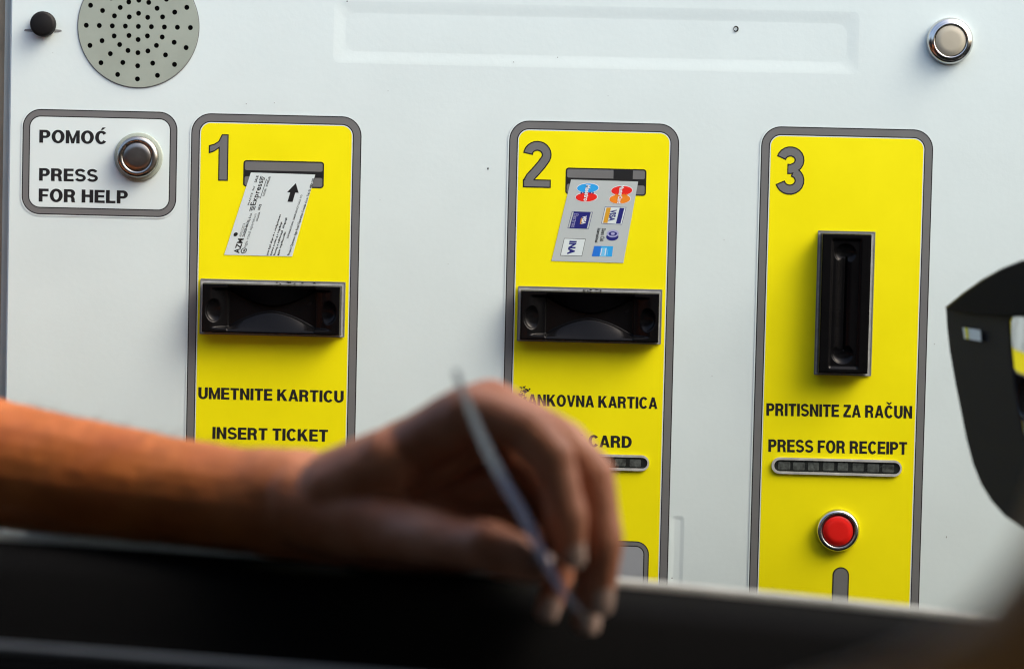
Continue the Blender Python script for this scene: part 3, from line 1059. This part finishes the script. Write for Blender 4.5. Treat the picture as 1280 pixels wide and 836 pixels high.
mb.add(vs, [[0, 1, 5, 4], [1, 2, 6, 5], [2, 3, 7, 6], [3, 0, 4, 7]], M_house)
mb.build("mirror_foot", wm)

# ================================================================== THE DRIVER'S ARM AND HAND
def skin_mat(name, base, dark, hand=None):
    m = mat(name, base, 0.5, spec=0.35, bump=.35, bscale=420, bdist=.0006, sss=0.0)
    t = m.node_tree; b = t.nodes["Principled BSDF"]
    tc = t.nodes.new("ShaderNodeTexCoord")
    n = t.nodes.new("ShaderNodeTexNoise"); n.inputs["Scale"].default_value = 28; n.inputs["Detail"].default_value = 6
    t.links.new(tc.outputs["Object"], n.inputs["Vector"])
    cr = t.nodes.new("ShaderNodeValToRGB")
    cr.color_ramp.elements[0].position = .3; cr.color_ramp.elements[0].color = (*dark, 1)
    cr.color_ramp.elements[1].position = .7; cr.color_ramp.elements[1].color = (*base, 1)
    t.links.new(n.outputs["Fac"], cr.inputs[0])
    if not hand:
        t.links.new(cr.outputs[0], b.inputs["Base Color"])
        return m
    # the hand is paler than the tanned forearm, and redder over the joints
    sp = t.nodes.new("ShaderNodeSeparateXYZ"); t.links.new(tc.outputs["Object"], sp.inputs[0])
    mr = t.nodes.new("ShaderNodeMapRange"); mr.interpolation_type = 'SMOOTHSTEP'
    mr.inputs["From Min"].default_value = -.20; mr.inputs["From Max"].default_value = -.03
    t.links.new(sp.outputs["X"], mr.inputs["Value"])
    n3 = t.nodes.new("ShaderNodeTexNoise"); n3.inputs["Scale"].default_value = 45; n3.inputs["Detail"].default_value = 3
    t.links.new(tc.outputs["Object"], n3.inputs["Vector"])
    c2 = t.nodes.new("ShaderNodeValToRGB")
    c2.color_ramp.elements[0].position = .35; c2.color_ramp.elements[0].color = (*hand[0], 1)
    c2.color_ramp.elements[1].position = .65; c2.color_ramp.elements[1].color = (*hand[1], 1)
    t.links.new(n3.outputs["Fac"], c2.inputs[0])
    x = t.nodes.new("ShaderNodeMix"); x.data_type = 'RGBA'
    t.links.new(mr.outputs[0], x.inputs["Factor"]); t.links.new(cr.outputs[0], x.inputs[6]); t.links.new(c2.outputs[0], x.inputs[7])
    t.links.new(x.outputs[2], b.inputs["Base Color"])
    return m


M_skin = skin_mat("tanned_skin", (0.48, 0.145, 0.030), (0.33, 0.085, 0.016), ((0.36, 0.135, 0.065), (0.46, 0.205, 0.115)))
M_nail = mat("fingernail", (0.46, 0.33, 0.26), 0.3)
M_hair = mat("arm_hair", (0.10, 0.05, 0.02), 0.6)


def capsule_hull(bm, a, b, ra, rb):
    for c, r in ((a, ra), (b, rb)):
        bmesh.ops.create_icosphere(bm, subdivisions=3, radius=r, matrix=Matrix.Translation(c))
    pts = [q.co.copy() for q in bm.verts]
    bm.clear()
    vv = [bm.verts.new(q) for q in pts]
    bmesh.ops.convex_hull(bm, input=vv)
    bmesh.ops.delete(bm, geom=[q for q in bm.verts if not q.link_faces], context='VERTS')


def grow(chains, voxel, iters, name):
    """union of tapered limbs -> one smooth continuous skin"""
    me = bpy.data.meshes.new(name)
    full = bmesh.new()
    for ch in chains:
        for (p, r), (q, s) in zip(ch[:-1], ch[1:]):
            bm = bmesh.new(); capsule_hull(bm, p, q, r, s)
            tmp = bpy.data.meshes.new("t"); bm.to_mesh(tmp); bm.free()
            full.from_mesh(tmp); bpy.data.meshes.remove(tmp)
    full.to_mesh(me); full.free()
    o = bpy.data.objects.new(name, me); COL.objects.link(o)
    r = o.modifiers.new("r", 'REMESH'); r.mode = 'VOXEL'; r.voxel_size = voxel
    s = o.modifiers.new("s", 'SMOOTH'); s.factor = .5; s.iterations = iters
    dg = bpy.context.evaluated_depsgraph_get()
    out = bpy.data.meshes.new_from_object(o.evaluated_get(dg))
    bpy.data.objects.remove(o); bpy.data.meshes.remove(me)
    from mathutils import noise
    cos = [q.co.copy() for q in out.vertices]; nrms = [q.normal.copy() for q in out.vertices]
    flat = []
    for c, nn in zip(cos, nrms):
        k = noise.noise(c * 26) * .0011 + noise.noise(c * 75) * .00055 + noise.noise(c * 190) * .00022
        flat += list(c + nn * k)
    out.vertices.foreach_set('co', flat); out.update()
    for p in out.polygons: p.use_smooth = True
    return out


def J(px, py, Y, r): return (at(px, py, Y), r / 1000.0)


ix = [J(470, 585, -.425, 17), J(583, 519, -.462, 16.5), J(618, 522, -.472, 13.4), J(660, 540, -.481, 13.0), J(690, 572, -.487, 13.2), J(700, 604, -.489, 11.2), J(707, 640, -.489, 11.4), J(710, 664, -.488, 9.8), J(712, 688, -.486, 8.6)]
md = [J(470, 580, -.405, 17), J(612, 510, -.440, 16.5), J(655, 525, -.448, 13.5), J(705, 556, -.456, 13.0), J(739, 594, -.460, 13.2), J(748, 632, -.462, 11.4), J(752, 676, -.463, 11.6), J(751, 712, -.463, 10.0), J(748, 746, -.462, 8.8)]
rg = [J(470, 585, -.390, 17), J(625, 517, -.420, 14.5), J(690, 555, -.428, 12.2), J(735, 622, -.436, 12.0), J(742, 660, -.439, 10.4), J(743, 705, -.442, 10.4), J(733, 774, -.450, 8.2)]
lt = [J(470, 595, -.378, 16), J(610, 540, -.395, 13.0), J(665, 590, -.402, 11.0), J(700, 650, -.41, 10.4), J(702, 710, -.42, 9.2), J(684, 762, -.43, 7.4)]
th = [J(380, 630, -.405, 26), J(440, 646, -.425, 24), J(500, 664, -.455, 18), J(545, 673, -.480, 15), J(580, 680, -.494, 13.2), J(612, 683, -.505, 14.2), J(640, 694, -.510, 12.4), J(664, 706, -.512, 9.6)]
arm = [J(-620, 420, -.20, 48), J(-330, 500, -.255, 47), J(-120, 550, -.30, 42), J(0, 581, -.335, 37.5), J(100, 598, -.352, 35), J(200, 612, -.366, 32), J(300, 624, -.383, 30), J(370, 627, -.395, 30), J(430, 628, -.402, 27.5)]
palm1 = [J(420, 622, -.40, 27), J(500, 585, -.41, 22), J(585, 545, -.43, 17)]
knk = [J(590, 518, -.455, 15), J(622, 518, -.415, 14)]
heel = [J(340, 640, -.39, 26), J(430, 655, -.395, 25), J(520, 660, -.385, 20), J(600, 600, -.37, 16)]
fill1 = [J(450, 635, -.385, 25), J(540, 606, -.378, 20), J(630, 603, -.385, 17), J(700, 620, -.40, 11)]
fill2 = [J(460, 665, -.39, 22), J(560, 674, -.380, 20), J(660, 668, -.385, 17)]
web = [J(430, 612, -.42, 25), J(486, 578, -.440, 20)]
body = grow([web, fill1, fill2, arm, ix, md, rg, lt, th, palm1, knk, heel], .0017, 7, "person")
body.materials.append(M_skin)
person = put("person", body)
tag(person, "tanned bare arm resting on the car window sill, left hand bent down holding a slip", "person")

# nails
for ch, dorsal in ((ix, Vector((.55, -.82, .12))), (md, Vector((.55, -.82, .12))), (rg, Vector((.5, -.85, .1))), (lt, Vector((.3, -.9, .1))), (th, Vector((-.35, -.1, .9)))):
    (p, r), (q, s) = ch[-2], ch[-1]
    ax = (q - p).normalized(); dv = (dorsal - ax * dorsal.dot(ax)).normalized(); sd = ax.cross(dv)
    c = q + ax * (s * .10) + dv * (s * .18)
    vs, fs = [], []
    nu, nv = 10, 10
    for j in range(nv + 1):
        for i in range(nu + 1):
            a = -1.05 + 2.1 * i / nu; t = -1 + 2 * j / nv
            k = math.sqrt(max(0.02, 1 - abs(t) ** 4))
            R_ = s * .93
            vs.append(c + sd * (R_ * math.sin(a * k)) + dv * (R_ * math.cos(a * k) * .93 - (max(0, t) ** 2) * s * .22) + ax * (t * s * .92))
    for j in range(nv):
        for i in range(nu):
            a = j * (nu + 1) + i; fs.append([a, a + 1, a + nu + 2, a + nu + 1])
    mb = MB(); mb.add(vs, fs, M_nail, True)
    mb.build("fingernail", person)

# fine hairs along the top of the forearm
mb = MB()
rnd = random.Random(3)
for k in range(900):
    i = rnd.choice((3, 3, 4, 4, 5, 5, 6)); t = rnd.random()
    c = arm[i][0].lerp(arm[i + 1][0], t); r = arm[i][1] * (1 - t) + arm[i + 1][1] * t
    ax = (arm[i + 1][0] - arm[i][0]).normalized()
    up_ = (Vector((0, 0, 1)) - ax * ax.z).normalized(); sd = ax.cross(up_)
    a = rnd.gauss(0, .7)
    nrm = up_ * math.cos(a) + sd * math.sin(a)
    p = c + nrm * (r * .965)
    d = (ax * rnd.uniform(.5, 1.2) + nrm * rnd.uniform(.25, .8) + sd * rnd.uniform(-.4, .4)).normalized()
    L = rnd.uniform(.006, .017); wv = d.cross(nrm).normalized() * (.00013)
    mid = p + d * L * .5
    tip = p + d * L - nrm * L * .15
    mb.add([p - wv, p + wv, mid + wv * .8, mid - wv * .8, tip], [[0, 1, 2, 3], [3, 2, 4]], M_hair)
mb.build("arm_hair", person)

# ================================================================== THE SLIP IN THE HAND
def slip_mat():
    m = mat("slip_paper", (0.40, 0.44, 0.47), 0.6, spec=.25, noise=.06, nscale=60)
    t = m.node_tree; b = t.nodes["Principled BSDF"]
    tc = t.nodes.new("ShaderNodeTexCoord"); sp = t.nodes.new("ShaderNodeSeparateXYZ")
    t.links.new(tc.outputs["Generated"], sp.inputs[0])
    cr = t.nodes.new("ShaderNodeValToRGB"); cr.color_ramp.interpolation = 'EASE'
    el = cr.color_ramp.elements
    el[0].position = 0.0; el[0].color = (.014, .017, .026, 1)
    el[1].position = .66; el[1].color = (.11, .14, .155, 1)
    e2 = el.new(.15); e2.color = (.010, .017, .05, 1)
    e3 = el.new(.52); e3.color = (.028, .046, .09, 1)
    t.links.new(sp.outputs["Z"], cr.inputs[0]); t.links.new(cr.outputs[0], b.inputs["Base Color"])
    return m


M_slip = slip_mat()
line = [(570, 462), (578, 487), (588, 512), (600, 542), (615, 574), (632, 605), (651, 637), (668, 672), (683, 702), (703, 738), (731, 771)]
vs, fs = [], []
n = len(line)
for side in (0, 1):
    for k, (px, py) in enumerate(line):
        t = k / (n - 1)
        y0 = -.540 + .004 * t
        wd = 3.2 + 2.8 * math.sin(math.pi * t)
        a = at(px - wd, py + wd * .3, y0 - .005) if side == 0 else at(px + wd, py - wd * .3, y0 + .022)
        vs.append(a)
thn = Vector((-.0003, -.0001, 0))
v2 = [q + thn for q in vs]
fs = [[k, k + 1, n + k + 1, n + k] for k in range(n - 1)]
fs2 = [[2 * n + k, 3 * n + k, 3 * n + k + 1, 2 * n + k + 1] for k in range(n - 1)]
edge = [[k, 2 * n + k, 2 * n + k + 1, k + 1] for k in range(n - 1)] + [[n + k, n + k + 1, 3 * n + k + 1, 3 * n + k] for k in range(n - 1)]
mb = MB(); mb.add(vs + v2, fs + fs2 + edge + [[0, n, 3 * n, 2 * n], [n - 1, 3 * n - 1, 4 * n - 1, 2 * n - 1]], M_slip, True)
slip = mb.build("paper_slip")
tag(slip, "narrow curved blue and grey slip held between thumb and fingertips, seen almost edge-on", "ticket")

# ================================================================== SOMEONE CLOSE TO THE LENS
M_skin2 = skin_mat("brown_skin", (0.66, 0.31, 0.09), (0.54, 0.22, 0.06))
YN = -1.18
near = grow([[J(1545, 615, YN - .02, 46), J(1420, 780, YN, 36), J(1300, 868, YN + .01, 28), J(1160, 930, YN + .02, 25), J(930, 985, YN + .03, 22)]], .003, 6, "person")
near.materials.append(M_skin2)
n2 = put("person", near)
tag(n2, "heavily blurred brown bare skin of someone close by, in the lower right corner", "person")
